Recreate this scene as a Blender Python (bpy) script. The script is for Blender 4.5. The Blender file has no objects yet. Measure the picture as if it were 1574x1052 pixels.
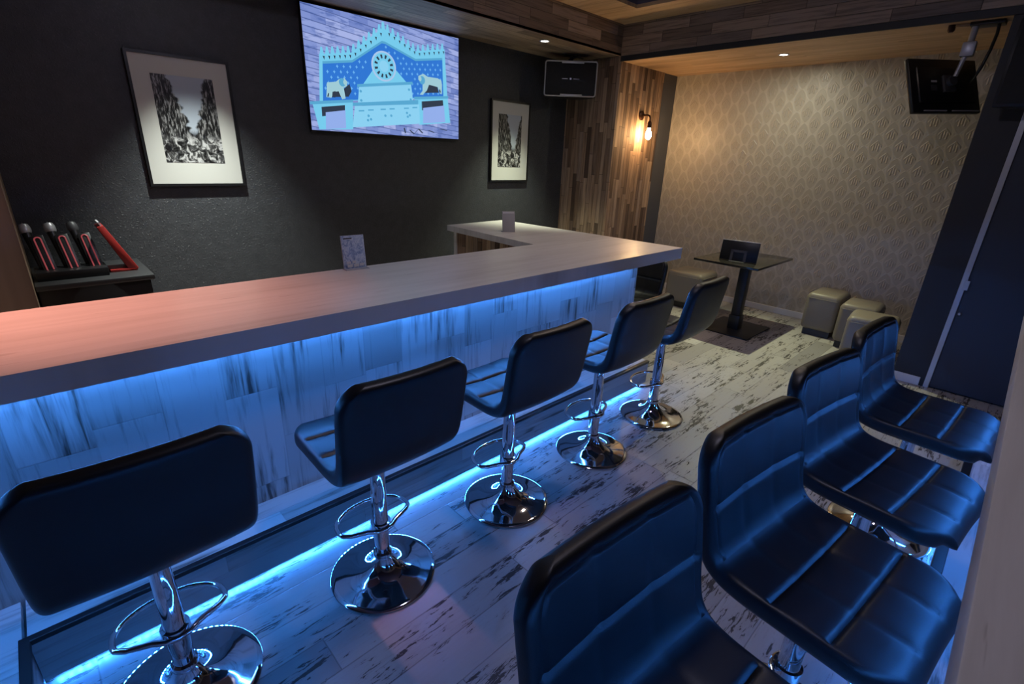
import bpy, bmesh, math, random
from mathutils import Vector, Matrix
random.seed(4)
PI = math.pi
scene = bpy.context.scene
COL = scene.collection

# ------------------------------------------------------------------ node helpers
class NT:
    def __init__(self, name):
        self.m = bpy.data.materials.new(name); self.m.use_nodes = True
        self.t = self.m.node_tree; self.n = self.t.nodes; self.n.clear()
        self.out = self.n.new('ShaderNodeOutputMaterial')
        self.b = self.n.new('ShaderNodeBsdfPrincipled')
        self.t.links.new(self.b.outputs[0], self.out.inputs[0])
        self._co = None
    def link(self, a, b): self.t.links.new(a, b)
    def put(self, v, sock):
        if hasattr(v, 'is_output'): self.link(v, sock)
        elif isinstance(v, (tuple, list)):
            sock.default_value = tuple(v) if len(v) == len(sock.default_value) else (*v, 1.0)
        else: sock.default_value = v
    def set(self, **kw):
        for k, v in kw.items(): self.put(v, self.b.inputs[k.replace('_', ' ')])
    def co(self, kind='Object'):
        if self._co is None: self._co = self.n.new('ShaderNodeTexCoord')
        return self._co.outputs[kind]
    def sep(self, v):
        s = self.n.new('ShaderNodeSeparateXYZ'); self.link(v, s.inputs[0]); return s.outputs
    def comb(self, x=0., y=0., z=0.):
        c = self.n.new('ShaderNodeCombineXYZ')
        for i, v in enumerate((x, y, z)): self.put(v, c.inputs[i])
        return c.outputs[0]
    def math(self, op, a, b=0., c=0.):
        m = self.n.new('ShaderNodeMath'); m.operation = op
        for i, v in enumerate((a, b, c)): self.put(v, m.inputs[i])
        return m.outputs[0]
    def white(self, v):
        w = self.n.new('ShaderNodeTexWhiteNoise'); w.noise_dimensions = '3D'; self.link(v, w.inputs['Vector']); return w.outputs
    def noise(self, v, scale, detail=3., rough=.55, dist=0.):
        w = self.n.new('ShaderNodeTexNoise'); self.link(v, w.inputs['Vector'])
        w.inputs['Scale'].default_value = scale; w.inputs['Detail'].default_value = detail
        w.inputs['Roughness'].default_value = rough; w.inputs['Distortion'].default_value = dist
        return w.outputs['Fac']
    def ramp(self, f, stops, interp='LINEAR'):
        r = self.n.new('ShaderNodeValToRGB'); self.link(f, r.inputs[0]); r.color_ramp.interpolation = interp
        e = r.color_ramp.elements
        while len(e) < len(stops): e.new(0.5)
        for el, (p, c) in zip(e, stops): el.position = p; el.color = (*c, 1) if isinstance(c, (tuple, list)) else (c, c, c, 1)
        return r.outputs[0]
    def mix(self, f, a, b, mode='MIX'):
        m = self.n.new('ShaderNodeMix'); m.data_type = 'RGBA'; m.blend_type = mode
        self.put(f, m.inputs[0]); self.put(a, m.inputs[6]); self.put(b, m.inputs[7]); return m.outputs[2]
    def bump(self, h, strength=.3, dist=.01):
        b = self.n.new('ShaderNodeBump'); self.link(h, b.inputs['Height'])
        b.inputs['Strength'].default_value = strength; b.inputs['Distance'].default_value = dist
        self.link(b.outputs[0], self.b.inputs['Normal'])
    def step(self, v, lo, hi):
        m = self.n.new('ShaderNodeMapRange'); m.interpolation_type = 'SMOOTHSTEP'
        self.put(v, m.inputs[0]); m.inputs[1].default_value = lo; m.inputs[2].default_value = hi; return m.outputs[0]
    def planks(self, across, along, w, l):
        """board pattern: returns (random a, random b, vec in board, edge mask)"""
        a = self.math('DIVIDE', across, w); row = self.math('FLOOR', a); fa = self.math('FRACT', a)
        r = self.white(self.comb(row, 3.3, 1.7))[0]
        b = self.math('ADD', self.math('DIVIDE', along, l), self.math('MULTIPLY', r, 7.3))
        cl = self.math('FLOOR', b); fb = self.math('FRACT', b)
        wn = self.white(self.comb(row, cl, 5.1))
        ra = wn[0]; rb = self.sep(wn[1])[2]
        e1 = self.math('MULTIPLY', self.math('MINIMUM', fa, self.math('SUBTRACT', 1., fa)), w)
        e2 = self.math('MULTIPLY', self.math('MINIMUM', fb, self.math('SUBTRACT', 1., fb)), l)
        edge = self.math('SUBTRACT', 1., self.step(self.math('MINIMUM', e1, e2), .0005, .0035))
        return ra, rb, edge

def simple(name, color, rough=.5, metal=0., spec=.5, coat=0.):
    n = NT(name); n.set(Base_Color=color, Roughness=rough, Metallic=metal)
    n.b.inputs['Specular IOR Level'].default_value = spec
    if coat: n.b.inputs['Coat Weight'].default_value = coat; n.b.inputs['Coat Roughness'].default_value = .08
    # faint procedural irregularity so that no surface is perfectly even
    v = n.noise(n.co(), 35., 3.); n.set(Roughness=n.math('ADD', rough * .9, n.math('MULTIPLY', v, rough * .2)))
    return n.m
def emit(name, color, strength, base=(0, 0, 0)):
    n = NT(name); n.set(Base_Color=base, Roughness=.4); n.set(Emission_Color=color, Emission_Strength=strength)
    return n.m

M = {}
def axes(n, spec):
    s = n.sep(n.co()); return [s['XYZ'.index(c)] for c in spec]

def mat_floor():
    n = NT('whitewashed floor boards'); ac, al = axes(n, 'XY')
    ra, rb, edge = n.planks(ac, al, .145, 1.05)
    off = n.math('MULTIPLY', ra, 31.)
    v = n.comb(n.math('MULTIPLY', ac, 10.), n.math('MULTIPLY', al, 1.9), off)
    big = n.noise(v, 1.5, 2., .5)
    v2 = n.comb(n.math('MULTIPLY', ac, 58.), n.math('MULTIPLY', al, 8.5), off)
    fine = n.noise(v2, 1.3, 5., .70, .6)
    m1 = n.math('ADD', n.math('MULTIPLY', n.math('SUBTRACT', big, .5), 1.2), n.math('MULTIPLY', n.math('SUBTRACT', fine, .5), 1.9))
    m1 = n.math('ADD', m1, n.math('MULTIPLY', n.math('SUBTRACT', rb, .5), .22))
    mask = n.step(m1, .19, .25)
    soft = n.step(m1, -.1, .4)
    base = n.ramp(ra, [(0, (.22, .215, .22)), (.2, (.36, .35, .345)), (.5, (.43, .42, .41)), (.8, (.37, .355, .345)), (1, (.52, .51, .50))])
    grain = n.noise(n.comb(n.math('MULTIPLY', ac, 70.), n.math('MULTIPLY', al, 3.), off), 1., 3.)
    base = n.mix(n.math('MULTIPLY', grain, .35), base, (.30, .28, .26), 'MIX')
    base = n.mix(n.math('MULTIPLY', soft, .5), base, (.25, .22, .20))
    c = n.mix(n.math('MULTIPLY', mask, .93), base, (.014, .010, .009))
    c = n.mix(n.math('MULTIPLY', edge, .6), c, (.08, .07, .065))
    n.set(Base_Color=c, Roughness=n.math('ADD', .34, n.math('MULTIPLY', mask, .25)))
    h = n.math('SUBTRACT', n.math('MULTIPLY', mask, -.6), edge); n.bump(h, .25, .003)
    return n.m
def mat_panel(name='whitewashed panel boards', spec='YZ', w=.19, l=.42, tone=1.):
    n = NT(name); ac, al = axes(n, spec)
    ra, rb, edge = n.planks(ac, al, w, l)
    off = n.math('MULTIPLY', ra, 23.)
    v = n.comb(n.math('MULTIPLY', ac, 38.), n.math('MULTIPLY', al, 2.4), off)
    st = n.noise(v, 1., 4., .62, .3)
    patch = n.noise(n.comb(n.math('MULTIPLY', ac, 5.), n.math('MULTIPLY', al, 2.), off), 1., 2.)
    f = n.math('ADD', n.math('MULTIPLY', n.math('SUBTRACT', st, .5), 1.5), n.math('SUBTRACT', patch, .5))
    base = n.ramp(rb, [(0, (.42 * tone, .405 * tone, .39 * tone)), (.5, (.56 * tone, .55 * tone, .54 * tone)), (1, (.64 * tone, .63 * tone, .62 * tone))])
    c = n.mix(n.step(f, -.04, .44), base, (.19, .17, .155))
    c = n.mix(n.math('MULTIPLY', n.step(f, .24, .40), .8), c, (.05, .045, .04))
    c = n.mix(n.math('MULTIPLY', edge, .18), c, (.15, .14, .13))
    n.set(Base_Color=c, Roughness=.45); n.bump(n.math('MULTIPLY', edge, -1.), .2, .002)
    return n.m
def mat_counter():
    n = NT('pale oak laminate'); ac, al = axes(n, 'XY')
    v = n.comb(n.math('MULTIPLY', ac, 22.), n.math('MULTIPLY', al, 1.3), 2.)
    g = n.noise(v, 1., 5., .6, .4)
    big = n.noise(n.comb(n.math('MULTIPLY', ac, 4.), n.math('MULTIPLY', al, .8), 4.), 1., 2.)
    f = n.math('ADD', n.math('MULTIPLY', g, .7), n.math('MULTIPLY', big, .5))
    c = n.ramp(f, [(.30, (.46, .425, .39)), (.5, (.63, .60, .57)), (.72, (.72, .69, .665)), (.8, (.50, .455, .42))])
    fl = n.step(n.noise(n.comb(n.math('MULTIPLY', ac, 40.), n.math('MULTIPLY', al, 3.), 8.), 1., 3.), .68, .76)
    c = n.mix(n.math('MULTIPLY', fl, .5), c, (.20, .16, .13))
    n.set(Base_Color=c, Roughness=.32)
    n.b.inputs['Specular IOR Level'].default_value = .45
    return n.m
def mat_clad(name, spec, w, l, stops, rough=.5):
    n = NT(name); ac, al = axes(n, spec)
    ra, rb, edge = n.planks(ac, al, w, l)
    c = n.ramp(ra, stops, 'LINEAR')
    g = n.noise(n.comb(n.math('MULTIPLY', ac, 60.), n.math('MULTIPLY', al, 3.), n.math('MULTIPLY', ra, 17.)), 1., 4., .6)
    c = n.mix(n.step(g, .42, .72), c, n.mix(.6, c, (.03, .018, .01)))
    c = n.mix(n.math('MULTIPLY', edge, .7), c, (.02, .014, .01))
    n.set(Base_Color=c, Roughness=rough)
    n.bump(n.math('ADD', n.math('MULTIPLY', rb, 1.), n.math('MULTIPLY', edge, -1.)), .5, .006)
    return n.m
BROWNS = [(0, (.10, .062, .042)), (.25, (.26, .165, .105)), (.5, (.43, .28, .18)), (.7, (.20, .13, .095)), (.88, (.56, .385, .25)), (1, (.35, .255, .195))]
DARKB = [(0, (.10, .075, .062)), (.3, (.24, .175, .135)), (.6, (.36, .265, .20)), (.8, (.17, .13, .11)), (1, (.48, .36, .28))]
def mat_lightwood(name, spec):
    n = NT(name); ac, al = axes(n, spec)
    ra, rb, edge = n.planks(ac, al, .11, 1.1)
    g = n.noise(n.comb(n.math('MULTIPLY', ac, 16.), n.math('MULTIPLY', al, 1.4), n.math('MULTIPLY', ra, 9.)), 1., 4., .6, .6)
    c = n.ramp(g, [(.3, (.43, .26, .13)), (.5, (.63, .41, .23)), (.7, (.72, .51, .31))])
    c = n.mix(n.math('MULTIPLY', ra, .3), c, (.30, .17, .08))
    n.set(Base_Color=c, Roughness=.5); return n.m
def mat_darkwall():
    n = NT('charcoal textured paint')
    v = n.noise(n.co(), 14., 6., .7)
    chips = n.noise(n.co(), 80., 2., .5)
    c = n.ramp(v, [(.3, (.040, .043, .049)), (.7, (.058, .061, .068))])
    n.set(Base_Color=c, Roughness=n.ramp(chips, [(.45, .55), (.6, .34)]))
    n.bump(n.math('ADD', v, n.math('MULTIPLY', n.step(chips, .56, .62), 1.0)), .5, .006)
    return n.m
def mat_wallpaper():
    n = NT('beige damask wallpaper'); x, z = axes(n, 'XZ')
    PX, PZ = .195, .107 * 2
    def cell(shift):
        u = n.math('SUBTRACT', n.math('FRACT', n.math('ADD', n.math('DIVIDE', x, PX), shift)), .5)
        v = n.math('SUBTRACT', n.math('FRACT', n.math('ADD', n.math('DIVIDE', z, PZ), shift)), .5)
        au = n.math('ABSOLUTE', u)
        # ogee outline |u| = .34*cos(pi v)
        wv = n.math('MULTIPLY', n.math('POWER', n.math('COSINE', n.math('MULTIPLY', v, PI)), .62), .31)
        d = n.math('ABSOLUTE', n.math('SUBTRACT', au, wv))
        ring = n.math('SUBTRACT', 1., n.step(d, .015, .06))
        # inner arrow: roof + stem + foot
        roof = n.math('ABSOLUTE', n.math('SUBTRACT', v, n.math('SUBTRACT', .20, n.math('MULTIPLY', au, .95))))
        roof = n.math('MULTIPLY', n.math('SUBTRACT', 1., n.step(roof, .02, .055)), n.math('SUBTRACT', 1., n.step(au, .20, .25)))
        stem = n.math('MULTIPLY', n.math('SUBTRACT', 1., n.step(n.math('ABSOLUTE', n.math('SUBTRACT', au, .10)), .012, .04)),
                      n.math('SUBTRACT', 1., n.step(n.math('ABSOLUTE', n.math('ADD', v, .06)), .12, .16)))
        core = n.math('MULTIPLY', n.math('SUBTRACT', 1., n.step(au, .015, .04)), n.math('SUBTRACT', 1., n.step(n.math('ABSOLUTE', v), .12, .15)))
        inside = n.math('SUBTRACT', 1., n.step(n.math('SUBTRACT', au, wv), -.07, .0))
        mot = n.math('MAXIMUM', n.math('MAXIMUM', roof, stem), core)
        return n.math('MULTIPLY', ring, 1.), mot, inside
    r1, m1, i1 = cell(0.); r2, m2, i2 = cell(.5)
    ring = n.math('MAXIMUM', r1, r2); mot = n.math('MAXIMUM', m1, m2); ins = n.math('MAXIMUM', i1, i2)
    paper = n.noise(n.co(), 120., 2.)
    c = n.mix(n.math('MULTIPLY', ins, .65), (.49, .455, .395), (.35, .318, .27))
    c = n.mix(n.math('MULTIPLY', mot, .25), c, (.54, .48, .40))
    c = n.mix(n.math('MULTIPLY', paper, .2), c, (.28, .24, .19))
    n.set(Base_Color=c, Roughness=n.math('SUBTRACT', .46, n.math('MULTIPLY', mot, .14)))
    n.b.inputs['Specular IOR Level'].default_value = .6
    h = n.math('ADD', mot, n.math('MULTIPLY', ring, .22)); n.bump(h, .55, .007)
    return n.m
def mat_leather(name='black quilted leatherette', c=(.006, .0063, .0075), rough=.40):
    n = NT(name); v = n.co()
    vo = n.n.new('ShaderNodeTexVoronoi'); n.link(v, vo.inputs['Vector']); vo.inputs['Scale'].default_value = 420.
    n.set(Base_Color=c, Roughness=n.math('ADD', rough - .04, n.math('MULTIPLY', n.noise(v, 9., 3.), .1)))
    n.b.inputs['Specular IOR Level'].default_value = .42
    n.bump(vo.outputs['Distance'], .12, .001); return n.m
def mat_photo(name, seed, wedge):
    """black and white photograph of a street between tall houses"""
    n = NT(name); s = n.sep(n.co('Generated')); u, v = s[1], s[2]
    c0 = n.math('ABSOLUTE', n.math('SUBTRACT', u, wedge))
    wid = n.math('ADD', .02, n.math('MULTIPLY', n.math('SUBTRACT', v, .3), .42))
    jag = n.noise(n.comb(seed, n.math('MULTIPLY', u, 3.), n.math('MULTIPLY', v, 14.)), 1., 2.)
    sky = n.step(n.math('SUBTRACT', n.math('ADD', wid, n.math('MULTIPLY', n.math('SUBTRACT', jag, .5), .22)), c0), -.02, .03)
    sky = n.math('MULTIPLY', sky, n.step(v, .30, .42))
    wins = n.noise(n.comb(seed * 2., n.math('MULTIPLY', u, 30.), n.math('MULTIPLY', v, 11.)), 1., 4., .65)
    bld = n.ramp(wins, [(.42, .005), (.52, .05), (.62, .34)])
    st = n.noise(n.comb(seed * 3., n.math('MULTIPLY', u, 9.), n.math('MULTIPLY', v, 12.)), 1., 4., .65, .8)
    street = n.ramp(st, [(.42, .01), (.52, .10), (.60, .55)])
    low = n.math('SUBTRACT', 1., n.step(v, .26, .34))
    c = n.mix(sky, bld, (.44, .50, .58)); c = n.mix(low, c, street)  # bluish sky tint: television reflection on the glass put into the colour
    n.set(Base_Color=c, Roughness=.3); return n.m
def mat_card(name):
    n = NT(name); s = n.co('Generated')
    f = n.noise(s, 4.5, 4., .6, 1.2)
    c = n.ramp(f, [(.3, (.10, .15, .36)), (.45, (.32, .42, .62)), (.58, (.60, .68, .78)), (.7, (.20, .28, .55))])
    n.set(Base_Color=c, Roughness=.35); return n.m
def mat_bricks(name):
    n = NT(name); s = n.sep(n.co())
    tilt = n.math('ADD', s[2], n.math('MULTIPLY', s[1], .10))
    ra, rb, edge = n.planks(tilt, s[1], .046, .115)
    c = n.ramp(ra, [(0, (.17, .24, .58)), (.5, (.27, .35, .72)), (1, (.40, .47, .82))])
    g = n.noise(n.comb(0., n.math('MULTIPLY', s[1], 9.), n.math('MULTIPLY', tilt, 40.)), 1., 3.)
    c = n.mix(n.math('MULTIPLY', n.step(g, .50, .66), .6), c, (.06, .12, .40))
    c = n.mix(n.math('MULTIPLY', n.math('SUBTRACT', 1., n.step(n.math('ABSOLUTE', n.math('SUBTRACT', n.math('FRACT', n.math('DIVIDE', tilt, .046)), .5)), .36, .48)), 0.), c, c)
    c = n.mix(n.math('MULTIPLY', n.step(n.math('ABSOLUTE', n.math('SUBTRACT', n.math('FRACT', n.math('DIVIDE', tilt, .046)), .5)), .40, .48), .75), c, (.035, .07, .24))
    n.set(Base_Color=(0, 0, 0), Emission_Color=c, Emission_Strength=TVS); return n.m
TVS = .82
M['floor'] = mat_floor()
M['panel'] = mat_panel(); M['panelx'] = mat_panel('whitewashed end boards', 'XZ')
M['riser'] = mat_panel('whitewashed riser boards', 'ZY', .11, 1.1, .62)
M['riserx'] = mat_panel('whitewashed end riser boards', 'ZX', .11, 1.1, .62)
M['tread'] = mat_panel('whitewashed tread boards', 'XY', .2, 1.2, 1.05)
M['counter'] = mat_counter()
M['clad_y'] = mat_clad('vertical wood mosaic', 'YZ', .055, .55, BROWNS, .75)
M['clad_x'] = mat_clad('vertical wood mosaic facing the entrance', 'XZ', .055, .55, BROWNS, .75)
M['beam_y'] = mat_clad('horizontal reclaimed planks', 'ZY', .09, .5, DARKB)
M['beam_x'] = mat_clad('horizontal reclaimed planks over the alcove', 'ZX', .09, .5, DARKB)
M['soffit'] = mat_clad('soffit planks', 'XY', .11, .8, [(0, (.24, .17, .115)), (.5, (.36, .26, .175)), (1, (.45, .33, .225))])
M['lightwood'] = mat_lightwood('honey coloured ceiling wood', 'YX')
M['tray'] = simple('dusky violet ceiling paint', (.10, .085, .12), .6)
M['darkwall'] = mat_darkwall()
M['wallpaper'] = mat_wallpaper()
M['navy'] = simple('navy door laminate', (.030, .034, .046), .45)
M['blackwall'] = simple('black matt wall paint', (.016, .016, .018), .55)
M['greystrip'] = simple('slate grey paint', (.085, .09, .105), .6)
M['plain'] = simple('grey wall paint', (.14, .14, .15), .6)
M['whitetrim'] = simple('white painted trim', (.62, .62, .63), .4)
M['alu'] = simple('brushed aluminium', (.55, .55, .56), .38, .6)
M['leather'] = mat_leather()
M['beige'] = mat_leather('beige leatherette', (.20, .175, .14), .42)
M['chrome'] = simple('polished chrome', (.78, .78, .80), .06, 1.)
M['black'] = simple('black plastic', (.010, .010, .011), .35)
M['blackmetal'] = simple('black powder coated metal', (.014, .014, .015), .38, .3)
M['nosing'] = simple('black rubber nosing', (.010, .010, .011), .35)
M['glassblack'] = simple('black glass', (.008, .008, .009), .06, 0., .6)
M['tabletop'] = simple('dark smoked table top', (.014, .013, .012), .14, 0., .6)
M['mat'] = simple('off white picture mat', (.60, .60, .56), .6)
M['grill'] = simple('black speaker cloth', (.007, .007, .008), .75)
M['silver'] = simple('silver plastic', (.50, .50, .52), .35, .4)
M['darkgrey'] = simple('dark grey plastic', (.06, .06, .065), .45)
M['cabtop'] = simple('charcoal laminate', (.028, .029, .031), .4)
M['bronze'] = simple('dark bronze', (.06, .028, .018), .38, .8)
M['red'] = simple('red plastic', (.42, .035, .03), .35)
M['paper'] = simple('white paper', (.62, .62, .64), .6)
M['card'] = mat_card('printed card')
M['grey_card'] = simple('grey card', (.36, .36, .38), .55)
M['photo1'] = mat_photo('black and white street photograph', 3.1, .55)
M['photo2'] = mat_photo('black and white avenue photograph', 8.4, .66)
M['bulb'] = emit('warm filament bulb', (1., .61, .27), 180.)
M['lampdisc'] = emit('downlight lens', (1., .95, .86), 14.)
M['led'] = emit('blue LED', (.038, .25, 1.), 200.)
M['led_bar'] = emit('blue LED behind the bar edge', (.055, .28, 1.), 140.)
M['led_side'] = emit('blue LED behind the counter edge', (.040, .24, 1.), 105.)
M['added_dome'] = emit('opal glass of added lamp', (.80, .75, 1.), 44.)  # glow of the unseen lamp added over the aisle
M['redglow'] = emit('dim red light line', (1., .16, .20), .16, (.25, .04, .04))
M['tvbrick'] = mat_bricks('screen picture of a stone wall')
def scr(name, c): return emit('screen ' + name, c, TVS)
M['s_pale'] = scr('pale', (.19, .62, .88)); M['s_cream'] = scr('cream', (.27, .66, .92)); M['s_blue'] = scr('blue', (.03, .19, .68))
M['s_star'] = scr('star', (.16, .48, .92)); M['s_lilac'] = scr('lilac', (.30, .44, .86)); M['s_dark'] = scr('dark', (.03, .045, .075))
M['s_shade'] = scr('shade', (.10, .40, .66)); M['s_clock'] = scr('clock', (.42, .60, .86)); M['s_lion'] = scr('lion', (.36, .62, .70))
M['screen_edge'] = M['black']

# ------------------------------------------------------------------ mesh helpers
def add_box(bm, lo, hi, mtx=None, bevel=0., seg=2):
    t = bmesh.new(); bmesh.ops.create_cube(t, size=1.)
    for v in t.verts: v.co = Vector([(lo[i] + hi[i]) / 2 + v.co[i] * (hi[i] - lo[i]) for i in range(3)])
    if bevel: bmesh.ops.bevel(t, geom=t.edges[:], offset=bevel, segments=seg, profile=.5, affect='EDGES')
    _merge(bm, t, mtx)
def _merge(bm, t, mtx=None):
    if mtx is not None: bmesh.ops.transform(t, matrix=mtx, verts=t.verts)
    me = bpy.data.meshes.new('t'); t.to_mesh(me); t.free(); bm.from_mesh(me); bpy.data.meshes.remove(me)
def add_lathe(bm, prof, n=48, mtx=None):
    t = bmesh.new(); rings = []
    for r, z in prof:
        if r < 1e-6: rings.append([t.verts.new((0, 0, z))])
        else: rings.append([t.verts.new((r * math.cos(2 * PI * i / n), r * math.sin(2 * PI * i / n), z)) for i in range(n)])
    for a, b in zip(rings, rings[1:]):
        if len(a) == 1 and len(b) == 1: continue
        for i in range(n):
            j = (i + 1) % n
            if len(a) == 1: t.faces.new((a[0], b[j], b[i]))
            elif len(b) == 1: t.faces.new((a[i], a[j], b[0]))
            else: t.faces.new((a[i], a[j], b[j], b[i]))
    bmesh.ops.recalc_face_normals(t, faces=t.faces); _merge(bm, t, mtx)
def add_tube(bm, pts, r, n=10, closed=False, mtx=None):
    t = bmesh.new(); pts = [Vector(p) for p in pts]; N = len(pts); rings = []
    up = Vector((0, 0, 1)); prev = None
    for i, p in enumerate(pts):
        a = pts[(i - 1) % N] if (closed or i) else pts[0]; b = pts[(i + 1) % N] if (closed or i < N - 1) else pts[-1]
        d = (b - a).normalized()
        if prev is None: s = d.cross(up if abs(d.z) < .9 else Vector((1, 0, 0))).normalized()
        else: s = (prev - d * prev.dot(d)).normalized()
        prev = s; q = d.cross(s)
        rings.append([t.verts.new(p + (s * math.cos(2 * PI * k / n) + q * math.sin(2 * PI * k / n)) * r) for k in range(n)])
    for i in range(N if closed else N - 1):
        A, B = rings[i], rings[(i + 1) % N]
        for k in range(n): t.faces.new((A[k], A[(k + 1) % n], B[(k + 1) % n], B[k]))
    if not closed: t.faces.new(rings[0][::-1]); t.faces.new(rings[-1])
    bmesh.ops.recalc_face_normals(t, faces=t.faces); _merge(bm, t, mtx)
def add_prism(bm, poly, z0, z1, mtx=None, bevel=0., seg=2):
    """polygon in xy extruded z0..z1"""
    t = bmesh.new()
    f = t.faces.new([t.verts.new((x, y, z0)) for x, y in poly])
    r = bmesh.ops.extrude_face_region(t, geom=[f])
    for v in [g for g in r['geom'] if isinstance(g, bmesh.types.BMVert)]: v.co.z = z1
    bmesh.ops.recalc_face_normals(t, faces=t.faces)
    if bevel: bmesh.ops.bevel(t, geom=t.edges[:], offset=bevel, segments=seg, profile=.5, affect='EDGES')
    _merge(bm, t, mtx)
def obj(name, bm, mat, parent=None, loc=(0, 0, 0), rot=(0, 0, 0), smooth=True, label=None):
    me = bpy.data.meshes.new(name); bm.to_mesh(me); bm.free()
    mats = mat if isinstance(mat, (list, tuple)) else [mat]
    for m in mats: me.materials.append(m)
    if smooth:
        me.polygons.foreach_set('use_smooth', [True] * len(me.polygons))
        me.set_sharp_from_angle(angle=math.radians(40))
    o = bpy.data.objects.new(name, me); COL.objects.link(o)
    o.location = loc; o.rotation_euler = rot
    if parent: o.parent = parent
    if label: o['label'] = label
    return o
def tag(o, label, cat, group=None):
    o['label'] = label; o['category'] = cat
    if group: o['group'] = group
    return o
def thing(name, label, cat, loc=(0, 0, 0), rotz=0., group=None):
    o = bpy.data.objects.new(name, None); COL.objects.link(o); o.empty_display_size = .1
    o.location = loc; o.rotation_euler = (0, 0, rotz); return tag(o, label, cat, group)
def struct(name, bm, mat, label=None, cat=None, smooth=False, parent=None):
    o = obj(name, bm, mat, parent, smooth=smooth)
    if parent is None:
        o['kind'] = 'structure'
        if label: o['label'] = label
        if cat: o['category'] = cat
    return o
def boxes(*bs, bevel=0.):
    bm = bmesh.new()
    for lo, hi in bs: add_box(bm, lo, hi, bevel=bevel)
    return bm
def dup(root, loc, rotz, label, group):
    r = root.copy(); COL.objects.link(r); r.location = loc; r.rotation_euler = (0, 0, rotz)
    r['label'] = label; r['group'] = group
    for ch in list(root.children):
        c = ch.copy(); COL.objects.link(c); c.parent = r
        for g in ch.children:
            d = g.copy(); COL.objects.link(d); d.parent = c
    return r

# ------------------------------------------------------------------ camera
H = 1.6
FPX = 755.74; YAW, PITCH, ROLL = math.radians(45.4658), math.radians(-20.74111), math.radians(2.3403)
fw = Vector((-math.sin(YAW) * math.cos(PITCH), math.cos(YAW) * math.cos(PITCH), math.sin(PITCH)))
rt = Vector((math.cos(YAW), math.sin(YAW), 0)); up = rt.cross(fw)
r2 = rt * math.cos(ROLL) + up * math.sin(ROLL); u2 = -rt * math.sin(ROLL) + up * math.cos(ROLL)
cd = bpy.data.cameras.new('camera'); cam = bpy.data.objects.new('camera', cd); COL.objects.link(cam)
cd.sensor_fit = 'HORIZONTAL'; cd.sensor_width = 36.; cd.lens = FPX / 1574 * 36.; cd.clip_start = .02
mw = Matrix((r2, u2, -fw)).transposed().to_4x4(); mw.translation = Vector((0, 0, H)); cam.matrix_world = mw
scene.camera = cam

# ------------------------------------------------------------------ room shell
XL, YF, YD, XR, YB = -4.2, 6.064, 4.88, 1.35, -2.4      # back-bar wall, papered wall, door wall, right wall, rear wall
XC = -3.48                                               # pillar face / soffit edge
YBM = 4.85                                               # beam front
ZS, ZA, ZT = 2.62, 2.575, 2.90                           # soffit, alcove ceiling, tray
struct('floor', boxes(((XL - .1, YB - .1, -.1), (XR + .1, YF + .1, 0))), M['floor'], 'whitewashed wooden board floor with dark worn streaks', 'floor')
struct('wall_left', boxes(((XL - .1, YB, 0), (XL, YF, 3.15))), M['darkwall'], 'charcoal textured wall behind the bar', 'wall')
struct('wall_far', boxes(((XL, YF, 0), (XR, YF + .1, 3.15))), M['wallpaper'], 'beige damask papered wall of the alcove', 'wall')
struct('wall_right', boxes(((XR, YB, 0), (XR + .1, YF, 3.15))), M['plain'])
struct('wall_rear', boxes(((XL, YB - .1, 0), (XR, YB, 3.15))), M['plain'])
bm = boxes(((-.468, YD, 0), (-.255, YF, ZA)), ((-.255, YD + .03, 2.15), (XR, YF, ZA)))
struct('wall_door', bm, M['blackwall'], 'black wall beside the sliding door', 'wall')
struct('wall_pillar', boxes(((XL, YD, 0), (XC, 5.75, ZS + .3))), [M['clad_y']], 'pillar clad in brown wood mosaic strips', 'pillar')
# front of the pillar carries strips laid for its own direction
struct('trim_pillar', boxes(((XL, YD - .012, 0), (XC + .002, YD, ZS))), M['clad_x'], 'brown wood strip cladding on the pillar front', 'cladding')
struct('wall_recess', boxes(((XL, 5.75, 0), (XC - .012, YF, ZA))), M['greystrip'], 'slate grey wall strip between pillar and papered wall', 'wall')
# ceiling
struct('ceiling', boxes(((XL - .1, YB - .1, 3.1), (XR + .1, YF + .1, 3.2))), M['tray'], 'dusky violet recessed ceiling', 'ceiling')
struct('ceiling_soffit', boxes(((XL, YB, ZS), (XC, YBM, ZS + .02))), M['soffit'], 'wood planked soffit above the back bar', 'ceiling')
struct('trim_beam_long', boxes(((XC - .02, YB, ZS - .003), (XC, YBM, ZT))), M['beam_y'], 'reclaimed plank side of the soffit along the bar', 'beam')
struct('trim_beam_cross', boxes(((XC - .02, YBM, ZA + .045), (XR, YBM + .02, ZT))), M['beam_x'], 'reclaimed plank beam in front of the alcove', 'beam')
struct('trim_shadow_gap', boxes(((XC - .01, YBM + .012, ZA - .004), (XR, YBM + .03, ZA + .05))), M['blackwall'])
struct('ceiling_alcove', boxes(((XL, YBM + .03, ZA), (XR, YF, ZA + .05))), M['lightwood'], 'honey coloured wooden alcove ceiling', 'ceiling')
W_ = .42
bm = boxes(((XC - .02, YBM - W_, ZT), (XR, YBM + .02, ZT + .03)), ((XC - .02, YB, ZT), (XC + W_, YBM - W_, ZT + .03)))
struct('ceiling_band', bm, M['lightwood'], 'honey wood border around the raised ceiling', 'ceiling')
bm = boxes(((XC + W_ - .02, YB, ZT + .03), (XC + W_, YBM - W_, 3.1)), ((XC + W_ - .02, YBM - W_, ZT + .03), (XR, YBM - W_ + .02, 3.1)))
struct('trim_tray', bm, M['tray'])
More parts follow.
